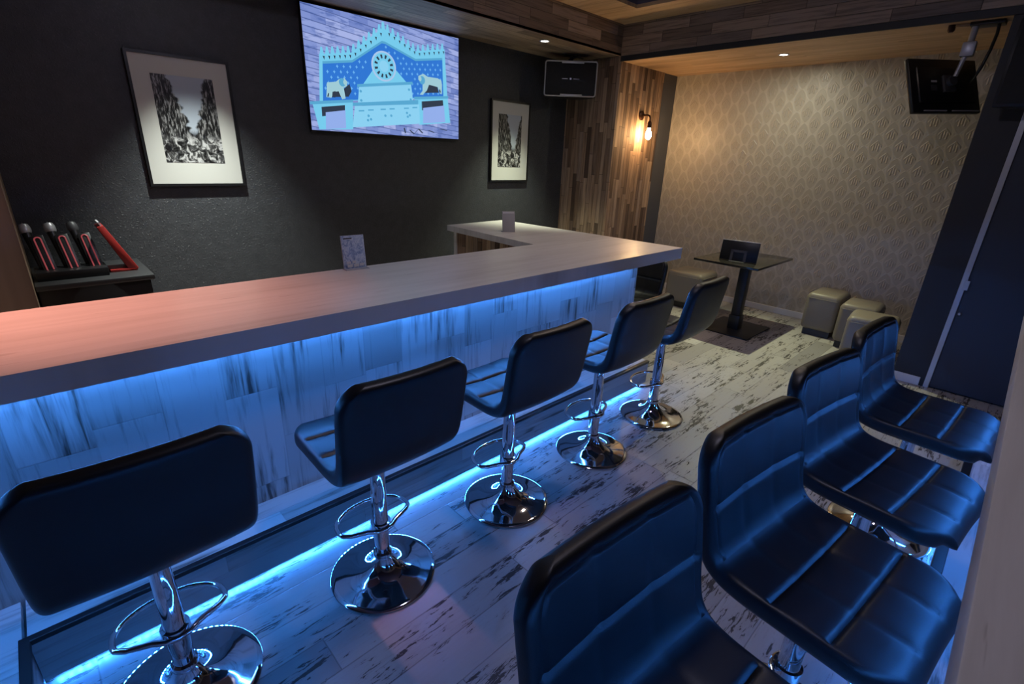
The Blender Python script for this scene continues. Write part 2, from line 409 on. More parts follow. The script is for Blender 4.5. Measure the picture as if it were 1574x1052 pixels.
# skirting and door
struct('baseboard_far', boxes(((XC, YF - .014, 0), (-.47, YF, .07)), bevel=.003), M['whitetrim'], 'white skirting below the damask wall', 'skirting')
struct('baseboard_door', boxes(((-.468, YD - .014, 0), (-.285, YD, .07)), bevel=.003), M['whitetrim'], 'short white skirting below the black wall', 'skirting')
d1 = struct('door_1', boxes(((-.222, YD + .005, .012), (1.0, YD + .04, 2.12)), bevel=.003), M['navy'], 'navy sliding door behind the far stool', 'door')
struct('door_edge', boxes(((-.256, YD - .006, .0), (-.222, YD + .045, 2.15)), bevel=.002), M['alu'], parent=d1)
bm = boxes(((-.235, YD - .010, .80), (-.205, YD - .004, .87)), bevel=.002)
obj('lock_plate', bm, M['alu'], d1, smooth=False)
bm = bmesh.new(); add_lathe(bm, [(0, 0), (.010, 0), (.010, .012), (.006, .018), (0, .018)], 20, Matrix.Translation((-.200, YD + .006, .62)) @ Matrix.Rotation(PI / 2, 4, 'X'))
obj('door_knob', bm, M['alu'], d1)

# stepped platform round the stools
ZP = .205
def led_line(parent, p0, p1, face, n, label, size=(.010, .012), mat='led'):
    """row of small LED chips on a carrier strip"""
    p0, p1, face = Vector(p0), Vector(p1), Vector(face)
    d = (p1 - p0).normalized(); side = face.cross(d)
    c = bmesh.new(); L = (p1 - p0).length; off = Vector(parent.location)
    m = Matrix((d, side, face)).transposed().to_4x4(); m.translation = p0 - off
    add_box(c, (0, -.006, -.004), (L, .006, -.001), m); root = obj('led_strip', c, M['whitetrim'], parent, smooth=False, label=label)
    b = bmesh.new()
    for i in range(n):
        x = L * (i + .5) / n
        add_box(b, (x - size[0] / 2, -size[1] / 2 + .001, -.001), (x + size[0] / 2, size[1] / 2 - .001, .001), m)
    o = obj('led_chips', b, M[mat], root, smooth=False); o['kind'] = 'stuff'
    return root
XP0, XP1, YP = -1.705, .098, -.275       # riser planes of the sunken aisle
YE = 3.12
# bar side
tr1 = tr = struct('footrest_step', boxes(((-1.90, YP, ZP - .03), (XP0 - .012, YE, ZP))), M['tread'], 'whitewashed footrest step along the bar', 'step')
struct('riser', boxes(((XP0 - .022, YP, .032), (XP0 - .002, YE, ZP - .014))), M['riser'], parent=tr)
struct('nosing', boxes(((XP0 - .020, YP, ZP - .016), (XP0 + .006, YE, ZP + .003)), bevel=.002), M['nosing'], parent=tr)
# counter side
tr2 = tr = struct('footrest_step_right', boxes(((XP1 + .012, YP, ZP - .03), (.30, 3.6, ZP))), M['tread'], 'whitewashed footrest step under the window-side counter', 'step')
tr['label'] = 'whitewashed footrest step under the right hand counter'
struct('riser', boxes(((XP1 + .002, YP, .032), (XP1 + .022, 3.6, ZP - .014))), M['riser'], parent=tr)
struct('nosing', boxes(((XP1 - .006, YP, ZP - .016), (XP1 + .030, 3.6, ZP + .003)), bevel=.002), M['nosing'], parent=tr)
# entrance side
tr = struct('floor_platform', boxes(((-1.90, YB, ZP - .03), (.30, YP - .012, ZP))), M['tread'], 'raised entrance platform at the near end of the aisle', 'platform')
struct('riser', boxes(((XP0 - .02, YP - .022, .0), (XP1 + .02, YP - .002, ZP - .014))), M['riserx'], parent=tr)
struct('nosing', boxes(((XP0 - .020, YP - .020, ZP - .016), (XP1 + .030, YP + .006, ZP + .003)), bevel=.002), M['nosing'], parent=tr)

led_line(tr1, (XP0 - .030, YP + .02, .017), (XP0 - .030, YE - .02, .017), (1, 0, 0), 150, 'blue light strip glowing under the bar footrest step')
led_line(tr2, (XP1 + .030, 3.5, .017), (XP1 + .030, YP + .02, .017), (-1, 0, 0), 150, 'blue light strip glowing under the right hand step')

# ------------------------------------------------------------------ bar
bar = thing('bar_counter', 'whitewashed L-shaped bar body lit blue, below the pale oak top', 'bar', (-1.90, 0, 0))
def local(bm, p): bmesh.ops.translate(bm, verts=bm.verts, vec=-Vector(p)); return bm
P0 = (-1.90, 0, 0)
obj('front_panel', local(boxes(((-1.93, YB + .02, 0), (-1.90, YE - .02, .919))), P0), M['panel'], bar, smooth=False)
obj('end_panel', local(boxes(((-3.56, YE - .02, 0), (-1.90, YE, .919))), P0), M['panelx'], bar, smooth=False)
obj('inner_panel', local(boxes(((-3.56, 2.76, 0), (-2.49, 2.78, .951))), P0), M['clad_x'], bar, smooth=False, label='brown wood strip panel on the inner side of the bar return')
obj('edge_trim', local(boxes(((-3.60, 2.75, 0), (-3.56, 2.785, .951))), P0), M['counter'], bar, smooth=False)
obj('side_panel', local(boxes(((-3.60, 2.785, 0), (-3.56, YE, .951))), P0), M['clad_y'], bar, smooth=False)
obj('rear_panel', local(boxes(((-2.42, YB + .02, 0), (-2.40, 2.76, .919))), P0), M['clad_y'], bar, smooth=False)
bm = bmesh.new()
add_prism(bm, [(-1.783, YB + .02), (-1.783, 3.515), (-2.488, 3.472), (-2.488, 2.63), (-2.488, YB + .02)], .92, 1.0)
add_prism(bm, [(-2.488, 3.472), (-3.66, 3.40), (-3.62, 2.69), (-2.488, 2.63)], .952, 1.0)
tag(obj('countertop', bm, M['counter'], smooth=False), 'pale oak L-shaped countertop of the main bar', 'countertop')
led_line(bar, (-1.852, YE - .05, .909), (-1.852, -1.4, .909), (.8480481, 0, -.5299192), 190, 'blue light strip under the overhang of the bar top', (.014, .016), 'led_bar')
# right hand counter
rc = thing('side_counter', 'whitewashed body of the right hand counter', 'counter', (.30, 0, 0))
obj('front_panel', local(boxes(((.30, YB + .02, 0), (.33, 3.6, .899))), (.30, 0, 0)), M['panel'], rc, smooth=False)
obj('end_panel', local(boxes(((.33, 3.57, 0), (.95, 3.6, .899))), (.30, 0, 0)), M['panelx'], rc, smooth=False)
bm = bmesh.new(); add_prism(bm, [(.097, YB + .02), (.95, YB + .02), (.95, 3.7), (.097, 3.7)], .90, .98, bevel=.004)
tag(obj('countertop', bm, M['counter'], smooth=True), 'pale oak countertop along the right edge, facing the nearer quilted stools', 'countertop')
led_line(rc, (.235, -.6, .889), (.235, 3.5, .889), (-.5, 0, -.8660254), 140, 'blue light strip under the right hand counter top', (.016, .016), 'led_side')

# ------------------------------------------------------------------ bar stools
def catmull(P, n):
    P = [Vector((p[0], 0, p[1])) for p in P]; P = [2 * P[0] - P[1]] + P + [2 * P[-1] - P[-2]]; out = []
    for i in range(1, len(P) - 2):
        for k in range(24):
            t = k / 24; a, b, c, d = P[i - 1:i + 3]
            out.append(.5 * ((2 * b) + (c - a) * t + (2 * a - 5 * b + 4 * c - d) * t * t + (3 * b - a - 3 * c + d) * t ** 3))
    out.append(P[-2])
    L = [0.]
    for a, b in zip(out, out[1:]): L.append(L[-1] + (b - a).length)
    return out, L
PROFILE = [(.240, -.054), (.232, -.041), (.17, -.033), (.03, -.034), (-.09, -.034), (-.155, -.018), (-.193, .020), (-.212, .075), (-.226, .15), (-.242, .235), (-.256, .305), (-.262, .335)]
PTS, LEN = catmull(PROFILE, 0)
TOT = LEN[-1]
def on_profile(s):
    s = max(0, min(TOT, s)); i = 0
    while i < len(LEN) - 2 and LEN[i + 1] < s: i += 1
    t = (s - LEN[i]) / max(1e-9, LEN[i + 1] - LEN[i])
    p = PTS[i].lerp(PTS[i + 1], t)
    a = PTS[max(0, i - 2)]; b = PTS[min(len(PTS) - 1, i + 3)]
    d = (b - a).normalized(); nrm = Vector((d.z, 0, -d.x))     # towards the sitter
    return p, nrm
SJ = next(LEN[i] for i in range(len(PTS)) if PTS[i].x < -.17)   # seat / backrest joint
def shell(s0, s1):
    ns, nv = 72, 68
    def smap(q):
        if s0 == 0: return s1 * (q ** 1.7) if q < 1 else s1
        return s1 - (s1 - s0) * ((1 - q) ** 1.7)
    S = [smap(i / ns) for i in range(ns + 1)]
    Q = []
    for k in range(nv + 1):
        q = 2 * k / nv - 1; Q.append(math.copysign(1 - (1 - abs(q)) ** 1.8, q))
    T0, T1 = .066, .052
    def width(s):
        W = .218 + .012 * min(1, s / TOT * 1.2)
        rc = .095; w = W
        if s < rc: w = W - (rc - math.sqrt(max(0, rc * rc - (rc - s) ** 2)))
        rc = .085; e = TOT - s
        if e < rc: w = W - (rc - math.sqrt(max(0, rc * rc - (rc - e) ** 2)))
        return w
    seams_seat = [.138, .268]; seams_back = [SJ + .17]
    seams_v = [-.072, .072]
    bm = bmesh.new(); top = []; bot = []
    for s in S:
        p, nr = on_profile(s); w = width(s); T = T0 + (T1 - T0) * s / TOT
        rt_, rb_ = [], []
        curve = .010 if s < SJ else .010 + .006 * (s - SJ) / (TOT - SJ)
        for q in Q:
            y = q * w
            e = min(s, TOT - s, w - abs(y))
            k = min(1, max(0, e) / .030)
            t = T / 2 * (1 - (1 - k) ** 2.7) ** (1 / 2.7)
            # quilting on the sitter's side
            g = 0.
            if e > .012:
                ss = seams_seat if s < SJ else seams_back
                ds = min(abs(s - c) for c in ss); dv = min(abs(y - c) for c in seams_v)
                g = -.0085 * math.exp(-(ds / .0045) ** 2) - .0022 * math.exp(-(ds / .016) ** 2) - .002 * math.exp(-(ds / .045) ** 2)
                g += (-.0030 * math.exp(-(dv / .005) ** 2) - .0022 * math.exp(-(dv / .020) ** 2))
                if s > SJ: g += -.0045 * math.exp(-((e - .028) / .0045) ** 2)
                g *= min(1, (e - .012) / .012)
            bow = nr * (curve * (y / .22) ** 2)
            rt_.append(Vector((p.x, y, p.z)) + bow + nr * (t + g)); rb_.append(Vector((p.x, y, p.z)) + bow - nr * t)
        top.append([bm.verts.new(v) for v in rt_]); bot.append([bm.verts.new(v) for v in rb_])
    for g, flip in ((top, False), (bot, True)):
        for i in range(ns):
            for k in range(nv):
                f = (g[i][k], g[i + 1][k], g[i + 1][k + 1], g[i][k + 1])
                try: bm.faces.new(f[::-1] if flip else f)
                except ValueError: pass
    # close the joint side
    i = ns if s0 == 0 else 0
    for k in range(nv):
        try: bm.faces.new((top[i][k], top[i][k + 1], bot[i][k + 1], bot[i][k]))
        except ValueError: pass
    bmesh.ops.remove_doubles(bm, verts=bm.verts, dist=1e-5)
    bmesh.ops.dissolve_degenerate(bm, dist=1e-6, edges=bm.edges)
    bmesh.ops.recalc_face_normals(bm, faces=bm.faces)
    return bm
def make_stool():
    t = thing('bar_stool', '', 'bar stool')
    HS = .645
    obj('seat', shell(0, SJ), M['leather'], t, (0, 0, HS))
    obj('backrest', shell(SJ, TOT), M['leather'], t, (0, 0, HS))
    bm = bmesh.new(); add_box(bm, (-.10, -.09, HS - .078), (.10, .09, HS - .058), bevel=.004); add_lathe(bm, [(0, HS - .10), (.036, HS - .10), (.036, HS - .078), (0, HS - .078)], 32)
    obj('seat_plate', bm, M['black'], t)
    bm = bmesh.new(); add_lathe(bm, [(0, .085), (.029, .085), (.029, .40), (.0275, .402), (.0275, HS - .095), (0, HS - .095)], 40)
    c = obj('column', bm, M['chrome'], t)
    bm = bmesh.new(); add_lathe(bm, [(.029, .088), (.036, .088), (.037, .098), (.036, .112), (.0295, .118)], 40); obj('collar', bm, M['chrome'], c)
    bm = bmesh.new()
    add_lathe(bm, [(0, .0), (.2, .0), (.205, .004), (.205, .008), (.202, .011), (.185, .013), (.150, .0165), (.115, .024), (.085, .037), (.062, .055), (.047, .073), (.038, .092), (.034, .10), (0, .10)], 72)
    obj('base', bm, M['chrome'], t)
    # D-shaped footrest ring clamped to the column
    pts = []
    for i in range(49):
        a = -PI * .5 + PI * i / 48
        pts.append((.045 + .115 * math.cos(a) ** .8 if math.cos(a) > 0 else .045, .145 * math.sin(a), .242))
    pts += [(.030, .142, .242), (.010, .118, .242), (-.012, .06, .242), (-.034, .03, .242), (-.040, 0, .242), (-.034, -.03, .242), (-.012, -.06, .242), (.010, -.118, .242), (.030, -.142, .242)]
    bm = bmesh.new(); add_tube(bm, pts, .0085, 12, True)
    add_lathe(bm, [(.0295, .225), (.038, .226), (.038, .259), (.0295, .26)], 32)
    obj('footrest', bm, M['chrome'], t)
    return t
stool = make_stool()
spots = [
 (-1.43, .05, 180, 'black bar stool at the main bar, nearest the left corner of the picture', 0),
 (-1.43, .731, 180, 'second black bar stool along the main bar, counted from the near end', 0),
 (-1.43, 1.411, 180, 'middle black bar stool of the row facing the main bar', 0),
 (-1.43, 2.095, 180, 'fourth black bar stool along the main bar, between the middle and the last', 0),
 (-1.43, 2.75, 182, 'last black bar stool of the bar row, nearest the pedestal table', 0),
 (-.140, .665, -5, 'black quilted stool at the right counter, nearest the bottom edge', 1),
 (-.134, 1.305, -7, 'second quilted stool at the right counter, its full seat and back visible', 1),
 (-.132, 1.94, -8, 'third quilted stool at the right counter, between second and farthest', 1),
 (-.115, 2.62, -4, 'farthest quilted stool at the right counter, beside the beige poufs', 1),
 (-2.38, 3.80, -88, 'black stool half hidden behind the far end of the bar', 2)]
groups = ['bar stools facing the main bar', 'bar stools at the right counter', 'bar stools behind the bar end']
for i, (x, y, a, lab, g) in enumerate(spots):
    if i == 0:
        stool.location = (x, y, 0); stool.rotation_euler = (0, 0, math.radians(a)); stool['label'] = lab; stool['group'] = groups[g]
    else:
        s = dup(stool, (x, y, 0), math.radians(a), lab, groups[g])
        if g == 1:                                   # the counter stools have wider cushions
            for ch in s.children:
                if ch.name.startswith(('seat', 'backrest')): ch.scale.y = 1.13; ch.location.z -= .018
        if g == 2:                                   # lowered gas lift, its own short column
            del s['group']; drop = .20
            for ch in s.children:
                if ch.name.startswith(('seat', 'backrest')): ch.location.z -= drop
                if ch.name.startswith('column'):
                    me = ch.data.copy(); ch.data = me
                    for v in me.vertices:
                        if v.co.z > .3: v.co.z -= drop

# ------------------------------------------------------------------ alcove furniture
t = thing('pedestal_table', 'dark pedestal table standing in the papered alcove', 'table', (-1.86, 5.06, 0))
bm = bmesh.new(); add_box(bm, (-.39, -.36, .70), (.24, .55, .722), bevel=.004); obj('tabletop', bm, M['tabletop'], t)
bm = bmesh.new(); add_box(bm, (-.045, -.045, .02), (.045, .045, .685), bevel=.006)
add_box(bm, (-.15, -.15, .68), (.15, .15, .70)); obj('column', bm, M['blackmetal'], t)
bm = bmesh.new(); add_box(bm, (-.055, -.055, .012), (.055, .055, .16), bevel=.006); obj('column_sleeve', bm, M['black'], t)
bm = bmesh.new(); add_box(bm, (-.26, -.27, 0), (.24, .33, .014), bevel=.004); obj('base_plate', bm, M['blackmetal'], t)
# tablet with U-shaped stand
tb = thing('tablet', 'black tablet propped on its grey stand on the pedestal table', 'tablet', (-1.90, 4.90, .722), math.radians(9))
tilt = Matrix.Rotation(math.radians(-8), 4, 'X')
bm = bmesh.new(); add_box(bm, (-.172, -.008, .002), (.172, .008, .190), tilt, bevel=.004); obj('tablet_body', bm, M['black'], tb)
bm = bmesh.new(); add_box(bm, (-.173, -.010, .1905), (.173, .010, .197), tilt, bevel=.002); obj('top_rim', bm, M['silver'], tb, label='silver top rim')
bm = bmesh.new()
for sx in (-1, 1): add_box(bm, (sx * .062 - .012, -.016, .004), (sx * .062 + .012, -.0085, .105), tilt)
add_box(bm, (-.074, -.016, .085), (.074, -.0085, .108), tilt); add_box(bm, (-.07, -.06, 0), (.07, -.012, .005)); obj('stand', bm, M['darkgrey'], tb, label='grey U-shaped stand')
# poufs
def pouf(loc, rz, label, size=(.42, .42, .44)):
    p = thing('pouf', label, 'stool', loc, math.radians(rz), 'beige poufs in the alcove')
    sx, sy, sz = size
    bm = bmesh.new(); add_box(bm, (-sx / 2, -sy / 2, .06), (sx / 2, sy / 2, sz), bevel=.045, seg=5)
    for v in bm.verts:
        if v.co.z > sz - .02: v.co.z += .012 * (1 - (abs(v.co.x) / sx * 2) ** 2)
    obj('cushion_body', bm, M['beige'], p)
    bm = bmesh.new(); add_tube(bm, [(sx / 2 * a, sy / 2 * b, sz - .045) for a, b in ((.8, 1), (1, .8), (1, -.8), (.8, -1), (-.8, -1), (-1, -.8), (-1, .8), (-.8, 1))], .004, 8, True)
    obj('piping', bm, M['beige'], p)
    bm = boxes(((-sx / 2 + .03, -sy / 2 + .03, 0), (sx / 2 - .03, sy / 2 - .03, .07))); obj('plinth', bm, M['black'], p, smooth=False)
pouf((-1.235, 5.71, 0), 0, 'farthest of the three beige poufs against the papered wall', (.30, .42, .43))
pouf((-.895, 5.50, 0), 2, 'middle beige pouf, between the far and the near one by the black wall', (.31, .38, .43))
pouf((-.72, 5.07, 0), 6, 'nearest beige pouf, right behind the farthest quilted stool', (.36, .36, .43))
pouf((-2.62, 5.52, 0), 0, 'beige pouf alone behind the bar end and last bar stool', (.44, .42, .42))

# ------------------------------------------------------------------ behind the bar
struct('trim_left_pillar', boxes(((XL, YB, 0), (-3.38, -.058, ZS))), M['soffit'], 'brown wooden pillar at the left edge', 'pillar')
cb = thing('back_counter', 'low black cabinet behind the bar carrying the microphones', 'cabinet', (-3.9, .21, 0))
obj('cabinet_body', boxes(((-.28, -.26, 0), (.27, .25, .815)), bevel=.004), M['black'], cb)
obj('cabinet_top', boxes(((-.29, -.265, .816), (.30, .27, .846)), bevel=.004), M['cabtop'], cb)
dk = thing('microphone_dock', 'black charging dock with red lit slots on the black cabinet', 'dock', (-3.80, .15, .846))
obj('dock_base', boxes(((-.09, -.19, 0), (.09, .13, .05)), bevel=.006), M['black'], dk)
LEAN = Matrix.Rotation(math.radians(-24), 4, 'Y') @ Matrix.Rotation(math.radians(6), 4, 'X')
for k, y in enumerate((-.12, -.015, .085)):
    m = Matrix.Translation((.02, y, .05)) @ LEAN
    bm = bmesh.new(); add_box(bm, (-.012, -.03, -.02), (.0, .03, .20), m, bevel=.004); h = obj('holder', bm, M['black'], dk)
    pts = [(.002, .014 * math.cos(a), .175 + .014 * math.sin(a)) for a in [PI * i / 10 for i in range(11)]]
    pts = [(.002, .014, 0)] + pts + [(.002, -.014, 0)]
    bm = bmesh.new(); add_tube(bm, [m @ Vector(p) for p in pts], .0035, 8); obj('light_line', bm, M['redglow'], h, label='glowing red outline')
    mm = Matrix.Translation((-3.80 - .005, .15 + y, .846 + .07)) @ LEAN
    mic = thing('microphone', ('black microphone with silver head, %s in the dock' % ('leftmost', 'in the middle', 'rightmost and darkest')[k]), 'microphone', mm.translation, 0, 'microphones in the dock')
    mic.rotation_euler = LEAN.to_euler()
    bm = bmesh.new(); add_lathe(bm, [(0, 0), (.013, 0), (.016, .10), (.021, .19), (.022, .205), (0, .205)], 28, Matrix.Translation((-.026, -.034, 0))); obj('handle', bm, M['black'], mic)
    bm = bmesh.new(); add_lathe(bm, [(.0, .198), (.021, .20), (.026, .212), (.0265, .222), (.0265, .228), (.026, .238), (.021, .252), (.012, .242), (0, .265)], 28, Matrix.Translation((-.026, -.034, 0)))
    obj('head_grille', bm, M['silver'] if k < 2 else M['darkgrey'], mic, label='silver mesh head' if k < 2 else 'dark mesh head')
st = thing('card_stand', 'red slanted stand holding a white card at the right of the dock', 'stand', (-3.85, .42, .846))
bm = bmesh.new(); add_prism(bm, [(0, 0), (-.034, 0), (-.142, .27), (-.110, .278), (.012, .014)], -.075, .075, Matrix(((0, 0, 1, 0), (1, 0, 0, 0), (0, 1, 0, 0), (0, 0, 0, 1))), bevel=.003)
obj('slanted_plate', bm, M['red'], st)
bm = boxes(((-.075, -.13, 0), (.075, .0, .018)), bevel=.004); obj('foot', bm, M['red'], st)
m = Matrix.Rotation(math.radians(22), 4, 'X'); bm = bmesh.new(); add_box(bm, (-.06, -.012, .25), (.06, -.004, .325), m); obj('white_card', bm, M['paper'], st, label='white card')

# cards on the bar
c = thing('menu_card', 'pale blue printed card standing on the back edge of the bar', 'card', (-2.455, 1.215, 1.0), math.radians(-3))
m = Matrix.Rotation(math.radians(-6), 4, 'Y')
bm = bmesh.new(); add_box(bm, (-.004, -.062, .0), (0, .062, .175), m, bevel=.001); obj('card_sheet', bm, M['card'], c)
bm = bmesh.new(); add_box(bm, (-.006, -.064, .0), (-.004, .064, .177), m); add_box(bm, (-.02, -.064, 0), (.03, .064, .004)); obj('holder', bm, simple('clear acrylic', (.45, .47, .52), .1), c)
bm = bmesh.new()
for k, (y, z, sy, sz) in enumerate(((-.035, .035, .012, .012), (-.005, .036, .010, .012), (-.03, .018, .014, .016), (.006, .018, .014, .016), (.036, .020, .012, .014))):
    add_box(bm, (.0005, y - sy, z - sz / 2), (.0015, y + sy, z + sz / 2), m)
obj('printed_pictures', bm, M['paper'], c, smooth=False)
bm = bmesh.new(); add_box(bm, (.0005, -.05, .158), (.0015, -.005, .164), m); obj('printed_heading', bm, M['darkgrey'], c, smooth=False)
c = thing('sign_holder', 'plain grey sign standing on the far return of the bar top', 'sign', (-3.03, 2.89, 1.0), math.radians(-26))
m = Matrix.Rotation(math.radians(-10), 4, 'Y')
bm = bmesh.new(); add_box(bm, (-.003, -.055, .0), (.003, .055, .17), m, bevel=.001); obj('sign_panel', bm, M['grey_card'], c)
bm = bmesh.new(); add_box(bm, (-.05, -.055, 0), (.004, .055, .004)); obj('foot', bm, M['grey_card'], c)
bm = bmesh.new(); add_box(bm, (.0032, -.050, .150), (.0042, .050, .164), m); obj('light_band', bm, M['paper'], c, smooth=False)

# ------------------------------------------------------------------ pictures and television on the dark wall
def picture(y0, y1, z0, z1, iy0, iy1, iz0, iz1, photo, label):
    x = XL; t = thing('picture_frame', label, 'picture', (x, (y0 + y1) / 2, z0), 0, 'framed black and white photographs')
    cy = (y0 + y1) / 2; f = .016
    bm = boxes(((.001, y0 - cy, 0), (.032, y1 - cy, f)), ((.001, y0 - cy, z1 - z0 - f), (.032, y1 - cy, z1 - z0)),
               ((.001, y0 - cy, f), (.032, y0 - cy + f, z1 - z0 - f)), ((.001, y1 - cy - f, f), (.032, y1 - cy, z1 - z0 - f)))
    obj('frame', bm, M['black'], t, smooth=False)
    obj('mat', boxes(((.004, y0 - cy + f, f), (.022, y1 - cy - f, z1 - z0 - f))), M['mat'], t, smooth=False)
    obj('photograph', boxes(((.0222, iy0 - cy, iz0 - z0), (.0235, iy1 - cy, iz1 - z0))), photo, t, smooth=False)
picture(.645, 1.235, 1.315, 2.13, .763, 1.120, 1.47, 2.008, M['photo1'], 'framed black and white street photograph on the dark wall left of the television')
picture(3.675, 4.243, 1.33, 2.14, 3.782, 4.122, 1.482, 2.007, M['photo2'], 'framed black and white photograph between the television and the wooden pillar')

ty0, ty1, tz0, tz1 = 1.774, 3.230, 1.732, 2.592
tv = thing('wall_television', 'large wall television showing a blue gabled clock facade', 'television', (-4.15, (ty0 + ty1) / 2, tz0))
TW, TH = ty1 - ty0, tz1 - tz0
obj('casing', boxes(((-.035, -TW / 2 - .006, -.012), (-.001, TW / 2 + .006, TH + .006)), bevel=.003), M['black'], tv)
obj('wall_mount', boxes(((-.05, -.2, TH * .3), (-.036, .2, TH * .7))), M['black'], tv, smooth=False)
obj('screen', boxes(((-.001, -TW / 2, 0), (.001, TW / 2, TH))), M['tvbrick'], tv, smooth=False)
TVB, TVM = bmesh.new(), []
def flat(name, polys, mat, lvl):
    bm = bmesh.new()
    if mat not in TVM: TVM.append(mat)
    for P in polys: bm.faces.new([bm.verts.new((.001 + .0006 * lvl, (u - .5) * TW, v * TH)) for u, v in P])
    bmesh.ops.triangulate(bm, faces=bm.faces[:])
    for f in bm.faces:
        f.material_index = TVM.index(mat); f.normal_update()
        if f.normal.x < 0: f.normal_flip()
    _merge(TVB, bm)
def disc(u, v, ru, rv, n=24): return [(u + ru * math.cos(2 * PI * i / n), v + rv * math.sin(2 * PI * i / n)) for i in range(n)]
outer = [(0.056, 0.242), (0.076, 0.629), (0.258, 0.683), (0.451, 0.93), (0.476, 0.935), (0.676, 0.8), (0.89, 0.871), (0.909, 0.41)]
field = [(0.075, 0.25), (0.091, 0.555), (0.262, 0.604), (0.45, 0.81), (0.471, 0.81), (0.673, 0.711), (0.871, 0.766), (0.877, 0.416)]
cren = []
def along(a, b, n):
    for i in range(n):
        t = (i + .5) / n; u = a[0] + (b[0] - a[0]) * t; v = a[1] + (b[1] - a[1]) * t
        cren.append([(u - .013, v - .01), (u - .004, v + .055), (u + .004, v + .055), (u + .013, v - .01)])
along((.076, .629), (.258, .683), 6); along((.258, .683), (.455, .93), 6); along((.475, .935), (.676, .80), 6); along((.676, .80), (.89, .871), 6)
cren.append([(.452, .93), (.456, .985), (.464, 1.0 - .005), (.471, .985), (.476, .93)])
flat('picture_facade', [outer] + cren, M['s_pale'], 1)
dk_ = [[(u, v) for u, v in ((p[0][0] + .016, p[0][1] - .005), (p[0][0] + .028, p[0][1] - .005), (p[0][0] + .024, p[0][1] - .035))] for p in cren[:-1]]
flat('picture_roof_gaps', dk_, M['s_dark'], 2)
sh = [(u, v + (.02 if i in (1, 2, 3, 4, 5, 6) else 0)) for i, (u, v) in enumerate(field)]
flat('picture_cornice', [sh], M['s_shade'], 2)
flat('picture_field', [field], M['s_blue'], 3)
stars = []
def infield(u, v):
    c = False; j = len(field) - 1
    for i in range(len(field)):
        (x1, y1), (x2, y2) = field[i], field[j]
        if (y1 > v) != (y2 > v) and u < (x2 - x1) * (v - y1) / (y2 - y1) + x1: c = not c
        j = i
    return c
for i in range(22):
    for j in range(13):
        u = .095 + i * .038 + (.019 if j % 2 else 0); v = .27 + j * .045 + .17 * (u - .1)
        if all(infield(u + a, v + b) for a, b in ((.014, 0), (-.014, 0), (0, .022), (0, -.022))) and not (.29 < u < .63 and v < .56) and (u - .456) ** 2 + ((v - .61) * .8) ** 2 > .012:
            stars.append([(u + (.0085 if k % 2 == 0 else .004) * math.cos(PI * k / 4), v + (.017 if k % 2 == 0 else .007) * math.sin(PI * k / 4)) for k in range(8)])
flat('picture_stars', stars, M['s_star'], 4)
flat('picture_wings', [[(0.014, 0.229), (0.249, 0.282), (0.239, 0.027), (0.04, 0.007)], [(0.659, 0.372), (0.909, 0.424), (0.93, 0.164), (0.688, 0.117)]], M['s_pale'], 4)
flat('picture_niches', [[(0.063, 0.199), (0.199, 0.234), (0.196, 0.16), (0.062, 0.12)], [(0.71, 0.345), (0.872, 0.383), (0.876, 0.31), (0.711, 0.26)]], M['s_dark'], 5)
flat('picture_niche_doors', [[(0.084, 0.157), (0.199, 0.19), (0.196, 0.034), (0.077, 0.011)], [(0.719, 0.284), (0.88, 0.331), (0.889, 0.167), (0.716, 0.134)]], M['s_lilac'], 6)
flat('picture_scrolls', [[(0.317, 0.431), (0.35, .47), (0.376, 0.544), (.40, .60), (.52, .62), (.55, .58), (.565, .53), (0.607, 0.5)]], M['s_pale'], 5)
flat('picture_plinths', [[(0.292, 0.404), (0.636, 0.49), (0.649, 0.318), (0.278, 0.257)], [(0.259, 0.235), (0.69, 0.315), (0.694, 0.128), (0.236, 0.044)]], M['s_cream'], 5)
flat('picture_ledges', [[(0.282, 0.427), (0.647, 0.518), (0.647, 0.492), (0.281, 0.402)], [(0.247, 0.262), (0.684, 0.355), (0.683, 0.313), (0.246, 0.234)], [(.0, .235), (.25, .29), (.25, .265), (.0, .21)], [(.655, .38), (.915, .43), (.915, .405), (.655, .355)]], M['s_shade'], 6)
flat('picture_clock_face', [disc(.456, .615, .080, .132, 32)], M['s_clock'], 6)
flat('picture_clock_rim', [[(p[0], p[1]) for p in disc(.456, .615, .070, .116, 32)]], M['s_pale'], 7)
mk = []
for i in range(12):
    a = 2 * PI * i / 12 + PI / 12; ca, sa = math.cos(a), math.sin(a); 
    q = lambda r, d: (.456 + .066 * (r * ca - d * sa), .615 + .110 * (r * sa + d * ca))
    mk.append([q(.62, -.07), q(.92, -.10), q(.92, .10), q(.62, .07)])
flat('picture_clock_marks', mk, M['s_dark'], 8)
flat('picture_clock_centre', [disc(.456, .615, .030, .050)], M['s_cream'], 8)
lionL = [(0.095, 0.286), (0.111, 0.349), (0.101, 0.383), (0.106, 0.408), (0.156, 0.423), (0.178, 0.451), (0.208, 0.463), (0.223, 0.435), (0.219, 0.398), (0.199, 0.382), (0.189, 0.35), (0.206, 0.291), (0.185, 0.281), (0.168, 0.346), (0.142, 0.336), (0.117, 0.326), (0.123, 0.284)]
lionR = [(0.864, 0.439), (0.848, 0.443), (0.832, 0.503), (0.767, 0.513), (0.75, 0.455), (0.717, 0.408), (0.696, 0.408), (0.729, 0.465), (0.72, 0.525), (0.689, 0.546), (0.69, 0.58), (0.727, 0.607), (0.758, 0.586), (0.833, 0.587), (0.861, 0.571), (0.866, 0.53)]
flat('picture_statue_shadows', [[(.125, .29), (.125, .34), (.19, .36), (.235, .42), (.245, .36), (.225, .31)], [(.735, .43), (.755, .52), (.83, .51), (.84, .45)]], M['s_dark'], 5)
flat('picture_statues', [lionL, lionR], M['s_lion'], 6)
